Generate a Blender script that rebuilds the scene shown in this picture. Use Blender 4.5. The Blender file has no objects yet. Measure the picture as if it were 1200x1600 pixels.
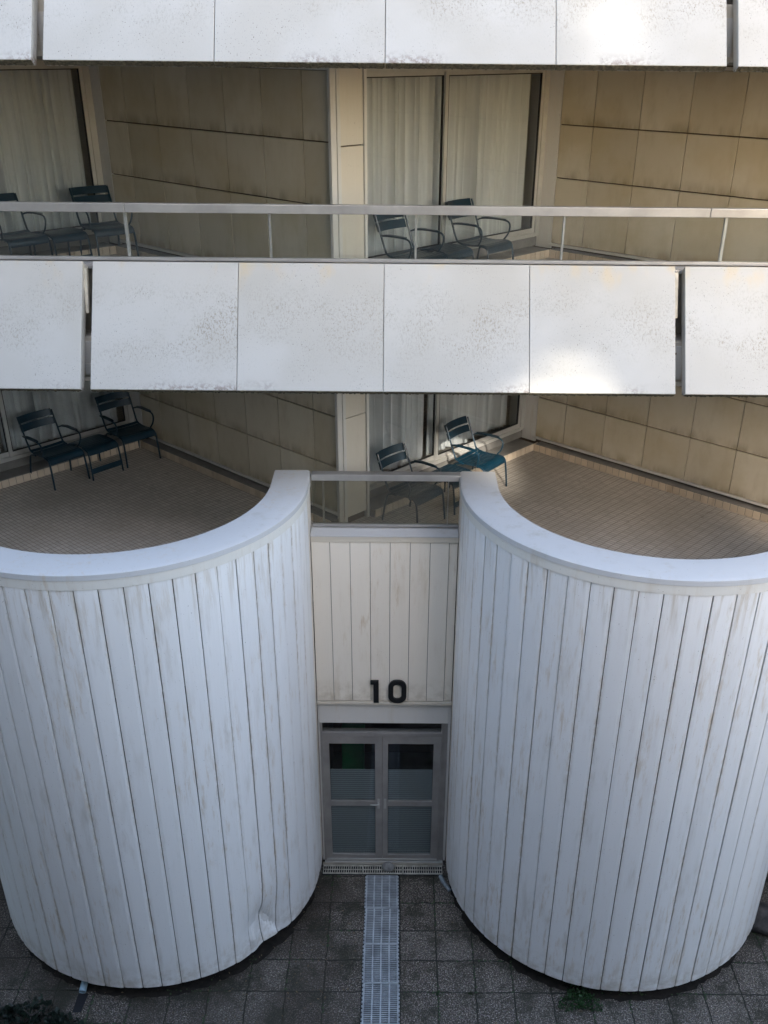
import bpy, math, random
from math import radians as R, sin, cos, pi
from mathutils import Vector, Matrix
random.seed(7)
C = bpy.context.scene.collection
sc = bpy.context.scene
# ------------------------------------------------------------------ camera
f_px = 1533.96
pitch, roll, yaw = .513, .0093, .0026
cd = bpy.data.cameras.new('camera'); cam = bpy.data.objects.new('camera', cd); C.objects.link(cam)
sc.camera = cam
cam.location = (0, 0, 9.9885)
cam.matrix_world = Matrix.Translation((0, 0, 9.9885)) @ Matrix.Rotation(-yaw, 4, 'Z') @ Matrix.Rotation(pi/2-pitch, 4, 'X') @ Matrix.Rotation(roll, 4, 'Z')
cd.sensor_fit = 'VERTICAL'; cd.sensor_height = 24; cd.sensor_width = 18
cd.lens = 24*f_px/1600
cd.shift_x = -22.59/1600; cd.shift_y = 123.95/1600
cd.clip_end = 500; cd.clip_start = .05
# ------------------------------------------------------------------ light
SUN_EL, SUN_AZ = R(26), R(8)        # azimuth: measured from -Y (behind the camera) towards +X
w = bpy.data.worlds.new('World'); sc.world = w; w.use_nodes = True
nt = w.node_tree; bg = nt.nodes['Background']
sky = nt.nodes.new('ShaderNodeTexSky'); sky.sky_type = 'NISHITA'; sky.sun_disc = False
sky.sun_elevation = SUN_EL; sky.sun_rotation = pi - SUN_AZ
sky.dust_density = 2.0; sky.air_density = 1.0; sky.ozone_density = 1.0
wb = nt.nodes.new('ShaderNodeMix'); wb.data_type = 'RGBA'; wb.blend_type = 'MULTIPLY'; wb.inputs[0].default_value = 1; wb.inputs[7].default_value = (1, .965, .92, 1)
nt.links.new(sky.outputs[0], wb.inputs[6]); nt.links.new(wb.outputs[2], bg.inputs[0]); bg.inputs[1].default_value = .145
sd = bpy.data.lights.new('sun', 'SUN'); sd.energy = 2.0; sd.angle = R(1.9); sd.color = (1, .93, .82)
sun = bpy.data.objects.new('sun', sd); C.objects.link(sun); sun.location = (5, -30, 40)
SUN_DIR = Vector((sin(SUN_AZ)*cos(SUN_EL), -cos(SUN_AZ)*cos(SUN_EL), sin(SUN_EL)))   # towards the sun
sun.rotation_euler = SUN_DIR.to_track_quat('Z', 'Y').to_euler()
sc.view_settings.view_transform = 'Standard'; sc.view_settings.look = 'None'
sc.view_settings.exposure = 2.64; sc.view_settings.gamma = 1
sc.cycles.max_bounces = 8; sc.cycles.diffuse_bounces = 4; sc.cycles.transparent_max_bounces = 16
# ------------------------------------------------------------------ helpers
class MB:
    def __init__(s): s.v = []; s.f = []
    def add(s, vs, fs):
        n = len(s.v); s.v += [tuple(v) for v in vs]; s.f += [tuple(i+n for i in f) for f in fs]; return s
    def hexa(s, p):      # 8 points: bottom 4 ccw, top 4 ccw
        return s.add(p, [(3,2,1,0),(4,5,6,7),(0,1,5,4),(1,2,6,5),(2,3,7,6),(3,0,4,7)])
    def box(s, x0, x1, y0, y1, z0, z1, M=None):
        p = [(x0,y0,z0),(x1,y0,z0),(x1,y1,z0),(x0,y1,z0),(x0,y0,z1),(x1,y0,z1),(x1,y1,z1),(x0,y1,z1)]
        if M: p = [M @ Vector(q) for q in p]
        return s.hexa(p)
    def grid(s, fn, nu, nv, closed=False):
        vs = [fn(i/nu, j/nv) for i in range(nu+1) for j in range(nv+1)]
        fs = [(i*(nv+1)+j, (i+1)*(nv+1)+j, (i+1)*(nv+1)+j+1, i*(nv+1)+j+1) for i in range(nu) for j in range(nv)]
        return s.add(vs, fs)
    def tube(s, pts, r, n=8, caps=True):
        pts = [Vector(p) for p in pts]; rings = []
        up = Vector((.13, .21, 1)).normalized()
        for i, p in enumerate(pts):
            t = (pts[min(i+1, len(pts)-1)] - pts[max(i-1, 0)]).normalized()
            a = t.cross(up)
            if a.length < .05: a = t.cross(Vector((1, 0, 0)))
            a.normalize(); b = t.cross(a)
            rr = r[i] if isinstance(r, (list, tuple)) else r
            rings.append([p + a*rr*cos(2*pi*k/n) + b*rr*sin(2*pi*k/n) for k in range(n)])
        vs = [q for g in rings for q in g]
        fs = [(i*n+k, i*n+(k+1) % n, (i+1)*n+(k+1) % n, (i+1)*n+k) for i in range(len(pts)-1) for k in range(n)]
        if caps: fs += [tuple(range(n))[::-1], tuple((len(pts)-1)*n+k for k in range(n))]
        return s.add(vs, fs)
    def ring(s, cx, cy, prof, a0, a1, n):   # sweep closed (r,z) profile about a vertical axis
        m = len(prof); vs = []; fs = []
        for i in range(n+1):
            a = a0+(a1-a0)*i/n
            for (r, z) in prof: vs.append((cx+r*cos(a), cy+r*sin(a), z))
        for i in range(n):
            for k in range(m): fs.append((i*m+k, (i+1)*m+k, (i+1)*m+(k+1) % m, i*m+(k+1) % m))
        fs += [tuple(range(m))[::-1], tuple(n*m+k for k in range(m))]
        return s.add(vs, fs)
    def build(s, name, mat, parent=None, smooth=False, bevel=0, seg=2):
        me = bpy.data.meshes.new(name); me.from_pydata(s.v, [], s.f); me.validate(); me.update()
        o = bpy.data.objects.new(name, me); C.objects.link(o)
        if mat: me.materials.append(mat)
        if parent: o.parent = parent
        import bmesh
        bm = bmesh.new(); bm.from_mesh(me); bmesh.ops.recalc_face_normals(bm, faces=bm.faces); bm.to_mesh(me); bm.free()
        if smooth:
            for p in me.polygons: p.use_smooth = True
            try: me.set_sharp_from_angle(angle=R(40))
            except Exception: pass
        if bevel:
            b = o.modifiers.new('bevel', 'BEVEL'); b.width = bevel; b.segments = seg; b.limit_method = 'ANGLE'; b.angle_limit = R(40)
        return o
def tag(o, label=None, cat=None, group=None, kind=None):
    if label: o['label'] = label
    if cat: o['category'] = cat
    if group: o['group'] = group
    if kind: o['kind'] = kind
    return o
def empty(name, loc=(0, 0, 0), rz=0):
    o = bpy.data.objects.new(name, None); C.objects.link(o); o.location = loc; o.rotation_euler = (0, 0, rz); o.empty_display_size = .2
    return o
def copy_tree(o, parent=None):
    c = o.copy(); C.objects.link(c); c.parent = parent
    for ch in list(o.children): copy_tree(ch, c)
    return c
# ------------------------------------------------------------------ materials
class NT:
    def __init__(s, name):
        s.m = bpy.data.materials.new(name); s.m.use_nodes = True; s.t = s.m.node_tree
        s.b = s.t.nodes['Principled BSDF']; s.out = s.t.nodes['Material Output']
    def n(s, typ, **kw):
        nd = s.t.nodes.new('ShaderNode'+typ)
        for k, v in kw.items(): setattr(nd, k, v)
        return nd
    def l(s, a, b): s.t.links.new(a, b)
    def coords(s, kind='Object', scale=(1, 1, 1), rot=(0, 0, 0), rnd=False, loc=(0, 0, 0)):
        tc = s.n('TexCoord'); mp = s.n('Mapping'); mp.inputs['Scale'].default_value = scale; mp.inputs['Rotation'].default_value = rot
        mp.inputs['Location'].default_value = loc
        s.l(tc.outputs[kind], mp.inputs['Vector'])
        if rnd:
            oi = s.n('ObjectInfo'); mu = s.n('Math', operation='MULTIPLY'); mu.inputs[1].default_value = 57.3
            s.l(oi.outputs['Random'], mu.inputs[0]); cb = s.n('CombineXYZ')
            for i in range(3): s.l(mu.outputs[0], cb.inputs[i])
            s.l(cb.outputs[0], mp.inputs['Location'])
        return mp.outputs[0]
    def noise(s, vec, scale=5, detail=4, rough=.55, lo=.4, hi=.6, out0=0., out1=1.):
        no = s.n('TexNoise'); no.inputs['Scale'].default_value = scale; no.inputs['Detail'].default_value = detail; no.inputs['Roughness'].default_value = rough
        s.l(vec, no.inputs['Vector'])
        return s.ramp(no.outputs[0], lo, hi, out0, out1)
    def ramp(s, v, lo, hi, o0=0., o1=1.):
        mr = s.n('MapRange', interpolation_type='SMOOTHSTEP'); s.l(v, mr.inputs[0])
        for i, x in zip((1, 2, 3, 4), (lo, hi, o0, o1)): mr.inputs[i].default_value = x
        return mr.outputs[0]
    def mul(s, *a):
        r = a[0]
        for b in a[1:]:
            m = s.n('Math', operation='MULTIPLY')
            for i, q in enumerate((r, b)):
                if isinstance(q, (int, float)): m.inputs[i].default_value = q
                else: s.l(q, m.inputs[i])
            r = m.outputs[0]
        return r
    def mix(s, f, a, b, mode='MIX'):
        m = s.n('Mix', data_type='RGBA', blend_type=mode)
        if isinstance(f, (int, float)): m.inputs[0].default_value = f
        else: s.l(f, m.inputs[0])
        for i, q in ((6, a), (7, b)):
            if isinstance(q, tuple): m.inputs[i].default_value = (*q, 1)
            else: s.l(q, m.inputs[i])
        return m.outputs[2]
    def sep(s, vec):
        x = s.n('SeparateXYZ'); s.l(vec, x.inputs[0]); return x.outputs
    def color(s, c):
        if isinstance(c, tuple): s.b.inputs['Base Color'].default_value = (*c, 1)
        else: s.l(c, s.b.inputs['Base Color'])
        return s
    def rough(s, r):
        if isinstance(r, (int, float)): s.b.inputs['Roughness'].default_value = r
        else: s.l(r, s.b.inputs['Roughness'])
        return s
    def bump(s, h, st=.2, d=.01):
        b = s.n('Bump'); b.inputs['Strength'].default_value = st; b.inputs['Distance'].default_value = d
        s.l(h, b.inputs['Height']); s.l(b.outputs[0], s.b.inputs['Normal']); return s
def simple(name, col, rough=.5, metal=0, var=.12, scale=6, bump=.0):
    a = NT(name); v = a.coords('Object', rnd=True)
    n = a.noise(v, scale, 5, .6, .3, .7)
    c = a.mix(n, tuple(x*(1-var) for x in col), tuple(min(1, x*(1+var)) for x in col))
    a.color(c).rough(rough); a.b.inputs['Metallic'].default_value = metal
    if bump: a.bump(a.noise(v, scale*12, 4, .6, .2, .8), bump, .004)
    return a.m
def painted_boards(name, base, stain, stain_amt, z_lo=None, island=.05, drip=.5, bumpy=.12, edge=False):
    a = NT(name)
    v = a.coords('Object', (1, 1, .18)); v3 = a.coords('Object')
    g = a.n('NewGeometry'); rnd = g.outputs['Random Per Island']
    r = a.ramp(rnd, 0, 1, 1-island, 1.0)
    cb = a.n('CombineColor')
    for i in range(3): a.l(r, cb.inputs[i])
    c = a.mix(1., base, cb.outputs[0], 'MULTIPLY')
    big = a.noise(v3, .9, 3, .5, .35, .7)
    st = a.noise(v, 7, 6, .65, .5, .75)
    c = a.mix(a.mul(st, big, stain_amt), c, stain)
    blot = a.noise(a.coords('Object', (1, 1, .14)), 15, 7, .75, .50, .68); blot2 = a.noise(a.coords('Object', (1, 1, .45)), 1.7, 3, .55, .45, .64)
    c = a.mix(a.mul(blot, blot2, drip), c, (.50, .36, .19))
    sp = a.noise(v3, 60, 2, .5, .71, .76)
    c = a.mix(a.mul(sp, .5), c, (.12, .10, .08))
    if z_lo is not None:
        z = a.sep(v3)[2]
        lo = a.ramp(z, z_lo, z_lo+.45, 1, 0); nn = a.noise(v3, 7, 6, .65, .35, .7)
        c = a.mix(a.mul(lo, nn, .5), c, (.34, .27, .17))
    if edge:
        at = a.n('Attribute'); at.attribute_name = 'edge'
        es = a.noise(a.coords('Object', (1, 1, .22)), 3.2, 5, .65, .38, .66); es2 = a.noise(a.coords('Object', (1, 1, .4)), 26, 4, .7, .35, .62)
        e2 = a.n('Math', operation='POWER'); a.l(at.outputs['Fac'], e2.inputs[0]); e2.inputs[1].default_value = 1.6
        c = a.mix(a.mul(e2.outputs[0], es, es2, .5), c, (.42, .30, .15))
        zt_ = a.ramp(a.sep(v3)[2], 4.9, 5.6, 0, 1)
        c = a.mix(a.mul(zt_, a.noise(a.coords('Object', (1, 1, .06)), 20, 4, .6, .5, .7), .5), c, (.46, .38, .26))
    a.color(c).rough(.5)
    a.b.inputs['Specular IOR Level'].default_value = .35
    a.bump(a.noise(a.coords('Object', (1, 1, .08)), 50, 4, .6, .2, .8), bumpy, .004)
    return a.m
M = {}
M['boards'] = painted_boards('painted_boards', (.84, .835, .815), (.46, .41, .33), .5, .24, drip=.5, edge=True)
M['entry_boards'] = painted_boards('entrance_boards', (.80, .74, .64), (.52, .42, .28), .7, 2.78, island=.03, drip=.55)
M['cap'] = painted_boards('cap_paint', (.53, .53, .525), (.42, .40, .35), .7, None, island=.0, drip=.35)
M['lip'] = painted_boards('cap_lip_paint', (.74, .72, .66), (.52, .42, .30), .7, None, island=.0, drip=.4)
M['cream'] = painted_boards('cream_trim', (.60, .55, .46), (.5, .38, .22), .5, None, island=.02, drip=.3)
M['white_trim'] = painted_boards('white_trim', (.64, .62, .58), (.5, .42, .30), .5, None, island=.02, drip=.3)
M['column'] = painted_boards('column_panel', (.66, .61, .52), (.5, .42, .3), .4, None, island=.03, drip=.15)
def wall_panels():
    a = NT('side_wall_panels'); v = a.coords('Object'); g = a.n('NewGeometry')
    c = a.mix(g.outputs['Random Per Island'], (.53, .47, .355), (.64, .58, .46))
    n1 = a.noise(v, 1.1, 4, .6, .42, .68)
    c = a.mix(a.mul(n1, .45), c, (.46, .37, .20))
    n2 = a.noise(a.coords('Object', (1, 1, .35)), 6, 5, .65, .45, .75)
    c = a.mix(a.mul(n2, .3), c, (.40, .33, .21))
    z = a.sep(v)[2]
    for zb in (4.77, 5.38, 6.03, 7.56, 8.39, 9.03):      # run-off dirt sitting on top of each joint
        k = a.ramp(z, zb, zb+.16, 1, 0); k2 = a.ramp(z, zb-.002, zb, 0, 1)
        c = a.mix(a.mul(k, k2, a.noise(a.coords('Object', (1, 1, .3)), 5, 4, .6, .35, .65), .55), c, (.20, .14, .06))
    a.color(c).rough(.62); a.bump(a.noise(v, 60, 3, .5, .2, .8), .06, .003); return a.m
M['wall'] = wall_panels()
M['joint'] = simple('joint_seal', (.10, .075, .05), .9)  # dark brown seal filling the panel joints
M['joint_dark'] = simple('board_gap_backing', (.06, .045, .032), .9)
def parapet():
    a = NT('parapet_panel'); g = a.coords('Generated'); v = a.coords('Object', rnd=True); vs = a.coords('Object', (1, 1, .22), rnd=True)
    z = a.sep(g)[2]
    c = a.mix(a.noise(v, 1.2, 3, .5, .3, .7), (.41, .392, .352), (.455, .442, .41))
    streak = a.noise(vs, 62, 6, .8, .48, .64); band = a.ramp(z, .1, .5, .15, 1); band2 = a.ramp(z, .62, .93, 1, 0); patch = a.noise(v, 1.9, 4, .6, .40, .62)
    oi = a.n('ObjectInfo'); pr = a.ramp(oi.outputs['Random'], 0, 1, .6, 1.)
    c = a.mix(a.mul(streak, band, band2, patch, pr, .95), c, (.20, .17, .12))
    spk = a.noise(vs, 110, 3, .6, .64, .69)
    c = a.mix(a.mul(spk, a.noise(v, 2.6, 2, .5, .4, .6), .85), c, (.07, .06, .05))
    top = a.ramp(z, .72, 1, 0, 1); dr = a.noise(vs, 5, 4, .5, .52, .75)
    c = a.mix(a.mul(top, dr, .6), c, (.52, .40, .22))
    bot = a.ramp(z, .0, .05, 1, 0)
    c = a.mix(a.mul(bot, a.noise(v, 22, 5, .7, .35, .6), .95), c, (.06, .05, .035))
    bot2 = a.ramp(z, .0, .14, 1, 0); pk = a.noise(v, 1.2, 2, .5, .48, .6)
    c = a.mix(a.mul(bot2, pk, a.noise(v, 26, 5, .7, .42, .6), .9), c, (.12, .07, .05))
    a.color(c).rough(.42); a.bump(a.noise(a.coords('Object', (1, 1, .05)), 70, 3, .5, .2, .8), .1, .003)
    a.b.inputs['Specular IOR Level'].default_value = .4
    return a.m
M['parapet'] = parapet()
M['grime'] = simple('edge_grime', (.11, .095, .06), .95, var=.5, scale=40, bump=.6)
def tiles():
    a = NT('mosaic_floor'); v = a.coords('Object', rot=(0, 0, -R(47.66)))
    br = a.n('TexBrick'); br.offset = 0; br.squash = 1
    a.l(v, br.inputs['Vector'])
    for k, x in {'Scale': 1., 'Mortar Size': .0045, 'Mortar Smooth': .3, 'Bias': 0, 'Brick Width': .052, 'Row Height': .104}.items(): br.inputs[k].default_value = x
    br.inputs['Color1'].default_value = (.56, .515, .455, 1); br.inputs['Color2'].default_value = (.47, .43, .375, 1); br.inputs['Mortar'].default_value = (.20, .17, .14, 1)
    n = a.noise(v, 1.2, 5, .6, .35, .7)
    c = a.mix(a.mul(n, .5), br.outputs['Color'], (.33, .29, .24))
    n = a.noise(v, 5, 5, .7, .56, .72)
    c = a.mix(a.mul(n, .35), c, (.12, .10, .08))
    a.color(c).rough(.55)
    inv = a.n('Math', operation='SUBTRACT'); inv.inputs[0].default_value = 1; a.l(br.outputs['Fac'], inv.inputs[1]); a.bump(inv.outputs[0], .4, .003)
    return a.m
M['tiles'] = tiles()
M['skirt'] = painted_boards('skirting_tiles', (.66, .55, .42), (.3, .2, .12), .6, None, island=.18, drip=.3)
M['ledge'] = simple('grey_ledge', (.19, .18, .165), .7, var=.2, scale=3)
M['alu'] = simple('aluminium_frame', (.50, .49, .46), .42, metal=.35, var=.08, scale=4)
M['rail'] = simple('aluminium_rail', (.37, .36, .345), .38, metal=.35, var=.14, scale=2.5)
M['alu_dark'] = simple('door_aluminium', (.36, .34, .32), .45, metal=.4, var=.12, scale=3)
M['seal'] = simple('black_seal', (.012, .012, .012), .6)
M['soffit'] = simple('soffit_concrete', (.30, .27, .22), .85, var=.25, scale=3, bump=.2)
M['inner'] = simple('interior_plaster', (.28, .25, .21), .9, var=.1)
M['steel'] = simple('steel_bracket', (.46, .42, .34), .6, var=.2, scale=8)
M['bolt'] = simple('rusty_bolt', (.13, .08, .05), .6, metal=.4, var=.4, scale=30)
M['black'] = simple('black_letter', (.012, .012, .013), .35, var=.1)
M['teal'] = simple('teal_metal_paint', (.003, .024, .042), .34, var=.15, scale=8)
M['teal'].node_tree.nodes['Principled BSDF'].inputs['Coat Weight'].default_value = .25
M['pvc'] = simple('white_plastic_grate', (.35, .38, .40), .5, var=.25, scale=6)
M['pvc_old'] = simple('aged_cream_grate', (.40, .38, .32), .6, var=.3, scale=10)
M['void'] = simple('dark_channel', (.01, .01, .012), .9)
M['stone'] = simple('grey_stone', (.20, .20, .19), .85, var=.35, scale=9, bump=.5)
M['rock'] = simple('dark_rock', (.055, .048, .045), .8, var=.5, scale=7, bump=.8)
M['pipe'] = simple('grey_pipe', (.26, .30, .32), .5, var=.3, scale=12)
M['spout'] = simple('plastic_spout', (.30, .42, .48), .4, var=.2)
M['green'] = simple('green_plastic', (.01, .16, .06), .5, var=.1)
M['brown'] = simple('lobby_brown', (.16, .09, .06), .8, var=.3, scale=1.5)
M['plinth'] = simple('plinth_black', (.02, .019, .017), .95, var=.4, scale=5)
def curtain_m():
    a = NT('sheer_curtain'); a.color(a.mix(a.noise(a.coords('Object', (1, 1, .1)), 9, 4, .6, .3, .7), (.60, .615, .63), (.70, .715, .73))).rough(.9)
    tr = a.n('BsdfTranslucent'); tr.inputs[0].default_value = (.5, .5, .48, 1)
    mx = a.n('MixShader'); mx.inputs[0].default_value = .15
    a.l(a.b.outputs[0], mx.inputs[1]); a.l(tr.outputs[0], mx.inputs[2]); a.l(mx.outputs[0], a.out.inputs[0]); return a.m
M['curtain'] = curtain_m()
def glass_m(name, tint, extra=.0, haze=0., hazecol=(.3, .3, .28), rough=.0, ior=1.5):
    a = NT(name); a.t.nodes.remove(a.b)
    tr = a.n('BsdfTransparent'); tr.inputs[0].default_value = (*tint, 1)
    gl = a.n('BsdfGlossy'); gl.inputs['Roughness'].default_value = rough; gl.inputs[0].default_value = (.95, .97, 1, 1)
    ge = a.n('NewGeometry'); dt = a.n('VectorMath', operation='DOT_PRODUCT'); a.l(ge.outputs['Incoming'], dt.inputs[0]); a.l(ge.outputs['Normal'], dt.inputs[1])
    ab = a.n('Math', operation='ABSOLUTE'); a.l(dt.outputs['Value'], ab.inputs[0])
    om = a.n('Math', operation='SUBTRACT'); om.inputs[0].default_value = 1; a.l(ab.outputs[0], om.inputs[1])
    pw = a.n('Math', operation='POWER'); a.l(om.outputs[0], pw.inputs[0]); pw.inputs[1].default_value = 5
    ad = a.n('Math', operation='MULTIPLY_ADD'); a.l(pw.outputs[0], ad.inputs[0]); ad.inputs[1].default_value = .95; ad.inputs[2].default_value = .035+extra; ad.use_clamp = True
    mx = a.n('MixShader'); a.l(ad.outputs[0], mx.inputs[0]); a.l(tr.outputs[0], mx.inputs[1]); a.l(gl.outputs[0], mx.inputs[2])
    res = mx.outputs[0]
    if haze:
        df = a.n('BsdfDiffuse'); df.inputs[0].default_value = (*hazecol, 1)
        m2 = a.n('MixShader'); hz = a.noise(a.coords('Object'), 1.6, 4, .6, .3, .75, haze*.5, haze*1.5)
        a.l(hz, m2.inputs[0]); a.l(res, m2.inputs[1]); a.l(df.outputs[0], m2.inputs[2]); res = m2.outputs[0]
    a.l(res, a.out.inputs[0]); return a.m
M['win_glass'] = glass_m('window_glass', (.95, .96, .955), .0)
M['rail_glass'] = glass_m('balustrade_glass', (.95, .965, .96), -.01, .025, (.36, .37, .36))
M['smoke_glass'] = glass_m('smoked_balustrade_glass', (.82, .81, .76), -.01, .08, (.30, .29, .25))
M['door_glass'] = glass_m('door_glass', (.86, .87, .86), .01)
def film_m():
    a = NT('striped_window_film'); z = a.sep(a.coords('Object'))[2]
    wv = a.n('Math', operation='MULTIPLY'); wv.inputs[1].default_value = 2*pi/.034; a.l(z, wv.inputs[0])
    sn = a.n('Math', operation='SINE'); a.l(wv.outputs[0], sn.inputs[0])
    k = a.ramp(sn.outputs[0], -.35, .1, .6, 1)
    a.color((.33, .38, .41)).rough(.4)
    tr = a.n('BsdfTransparent'); mx = a.n('MixShader'); a.l(a.mul(k, .85), mx.inputs[0]); a.l(tr.outputs[0], mx.inputs[1]); a.l(a.b.outputs[0], mx.inputs[2]); a.l(mx.outputs[0], a.out.inputs[0]); return a.m
M['film'] = film_m()
def ground_m():
    a = NT('exposed_aggregate_slabs'); v = a.coords('Object', loc=(-.084+.437, -7.91+.437, 0))
    br = a.n('TexBrick'); br.offset = 0
    dn = a.n('TexNoise'); dn.inputs['Scale'].default_value = 9; dn.inputs['Detail'].default_value = 5; a.l(v, dn.inputs['Vector'])
    vm = a.n('VectorMath', operation='MULTIPLY_ADD'); a.l(dn.outputs['Color'], vm.inputs[0]); vm.inputs[1].default_value = (.045, .045, 0); a.l(v, vm.inputs[2]); a.l(vm.outputs[0], br.inputs['Vector'])
    for k, x in {'Scale': 1., 'Mortar Size': .013, 'Mortar Smooth': .6, 'Bias': 0, 'Brick Width': .457, 'Row Height': .4665}.items(): br.inputs[k].default_value = x
    br.inputs['Color1'].default_value = (.044, .035, .026, 1); br.inputs['Color2'].default_value = (.086, .074, .06, 1); br.inputs['Mortar'].default_value = (.012, .013, .007, 1)
    v2 = a.coords('Object')
    vo = a.n('TexVoronoi'); vo.inputs['Scale'].default_value = 62; a.l(v2, vo.inputs['Vector'])
    peb = a.ramp(vo.outputs['Distance'], .15, .55, 1, 0)
    pc = a.n('HueSaturation'); pc.inputs['Saturation'].default_value = .25; pc.inputs['Value'].default_value = .9; a.l(vo.outputs['Color'], pc.inputs['Color'])
    peb2 = a.mix(1., pc.outputs[0], (.60, .52, .45), 'MULTIPLY')
    mort = a.n('Math', operation='SUBTRACT'); mort.inputs[0].default_value = 1; a.l(br.outputs['Fac'], mort.inputs[1])
    c = a.mix(a.mul(peb, mort.outputs[0], .45), br.outputs['Color'], peb2)
    sp = a.noise(v2, 58, 3, .75, .56, .62)
    c = a.mix(a.mul(sp, mort.outputs[0], .85), c, (.56, .50, .43))
    dk = a.noise(v2, 48, 3, .7, .55, .63)
    c = a.mix(a.mul(dk, .6), c, (.02, .016, .012))
    x = a.sep(v2)[0]
    wet = a.ramp(x, -.9, .3, 1, 0); wn = a.noise(v2, 1.3, 4, .6, .3, .62)
    c = a.mix(a.mul(wet, wn, .7), c, (.030, .022, .014))
    ms = a.noise(v2, 2.2, 7, .75, .47, .62)
    c = a.mix(a.mul(ms, .8), c, (.020, .020, .010))
    a.color(c).rough(a.ramp(wn, 0, 1, .85, .55))
    h = a.mix(a.mul(peb, .35), br.outputs['Fac'], (1, 1, 1))
    inv = a.n('Math', operation='SUBTRACT'); inv.inputs[0].default_value = 1
    ad = a.n('Math', operation='MULTIPLY_ADD'); a.l(peb, ad.inputs[0]); ad.inputs[1].default_value = .3; a.l(mort.outputs[0], ad.inputs[2])
    a.bump(ad.outputs[0], .6, .008); return a.m
M['ground'] = ground_m()
def leaf_m(name, c1, c2):
    a = NT(name); g = a.n('NewGeometry'); a.color(a.mix(g.outputs['Random Per Island'], c1, c2)).rough(.5)
    return a.m
M['leaf'] = leaf_m('weed_leaves', (.012, .045, .012), (.035, .085, .025))
M['leaf2'] = leaf_m('bed_leaves', (.006, .012, .008), (.016, .028, .018))
M['moss'] = leaf_m('moss', (.02, .04, .01), (.035, .06, .018))
M['dark_foot'] = simple('dark_foot', (.018, .014, .010), .95, var=.5, scale=10, bump=.6)
def opp():
    a = NT('shade_block_render'); a.color(a.mix(a.noise(a.coords('Object'), .5, 4, .6, .3, .7), (.24, .23, .21), (.30, .285, .26))).rough(.8); return a.m
M['opp'] = opp()
M['opp_glass'] = simple('shade_block_glass', (.03, .04, .05), .08)
# ------------------------------------------------------------------ ground
g = MB(); g.add([(-60, -40, 0), (60, -40, 0), (60, 80, 0), (-60, 80, 0)], [(0, 1, 2, 3)])
tag(g.build('courtyard_paving', M['ground']), 'dark exposed aggregate paving slabs with mossy joints', kind='structure')
# ------------------------------------------------------------------ main building
B = empty('apartment_building', (0, 10, 0))
tag(B, 'white and cream apartment block with two boarded half round balcony towers', 'building')
def part(mb, name, mat, parent=None, **k):
    o = mb.build(name, mat, None, **k)
    p = parent or B
    o.parent = p; o.matrix_parent_inverse = Matrix.Translation(-Vector((0, 10, 0))) if p == B else Matrix.Identity(4)
    if p != B: o.matrix_parent_inverse = Matrix.Identity(4)
    return o
U = Vector((cos(R(46.2)), sin(R(46.2)), 0))      # along the sliding windows
V = Vector((cos(R(-42.34)), sin(R(-42.34)), 0))    # along the side walls, towards the viewer
E0 = Vector((-.712, 11.20, 0)); PZ = 5.903
SL = 4.0; WL = 4.22
def frame_M(o, ax):                      # local x along ax, local y = into the building, z up
    ax = ax.normalized(); n = Vector((-ax.y, ax.x, 0))
    return Matrix(((ax.x, n.x, 0, o.x), (ax.y, n.y, 0, o.y), (0, 0, 1, o.z), (0, 0, 0, 1)))
FL = (4.593, 7.393); CE = (6.98, 9.84)
JZ = ((4.77, 5.38, 6.03, 6.75), (7.56, 8.39, 9.03, 9.70))
def side_wall(Cc, k):                    # Cc: inner corner
    z0 = FL[k]; top = CE[k]; m = frame_M(Vector((Cc.x, Cc.y, 0)), V)      # local x toward viewer; +y is to the right/back
    b = MB(); b.box(-.3, WL, .035, .25, z0-.1, top, m)
    bk = part(b, 'side_wall', M['joint'])
    p = MB(); xs = [.03, .54] + [.54+.655*i for i in range(1, 6)]; xs[-1] = WL-.03
    xs = [.03] + [.53+.655*i for i in range(0, 6)]; xs = [x for x in xs if x < WL-.1] + [WL-.03]
    zs = JZ[k]
    for i in range(len(xs)-1):
        for j in range(len(zs)-1):
            p.box(xs[i]+.005, xs[i+1]-.005, 0, .03, zs[j]+.009, zs[j+1]-.006, m)
    part(p, 'cladding_panels', M['wall'], bk, bevel=.003, seg=1)
    t = MB(); t.box(0, WL, -.02, .034, zs[0]-.03, zs[0], m); t.box(-.0, WL, -.012, .034, zs[-1], zs[-1]+.035, m)
    t.box(-.22, .027, -.004, .034, z0+.1, zs[-1]+.03, m)
    part(t, 'wall_trim', M['white_trim'], bk, bevel=.003)
    l = MB(); l.box(.12, WL+.02, -.115, .033, z0+.01, z0+.112, m)
    part(l, 'wall_ledge', M['ledge'], bk, bevel=.004)
    s = MB(); n = int(WL/.105)
    for i in range(1, n): s.box(i*.105+.0045, (i+1)*.105-.0045, -.127, -.1155, z0+.003, z0+.106, m)
    part(s, 'skirting_tiles', M['skirt'], bk, bevel=.002, seg=1)
    # outer end trim: white angle, rusty groove
    e = MB(); e.box(WL, WL+.045, -.03, .06, z0, top-.06, m)
    part(e, 'corner_post', M['white_trim'], bk, bevel=.003)
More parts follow.
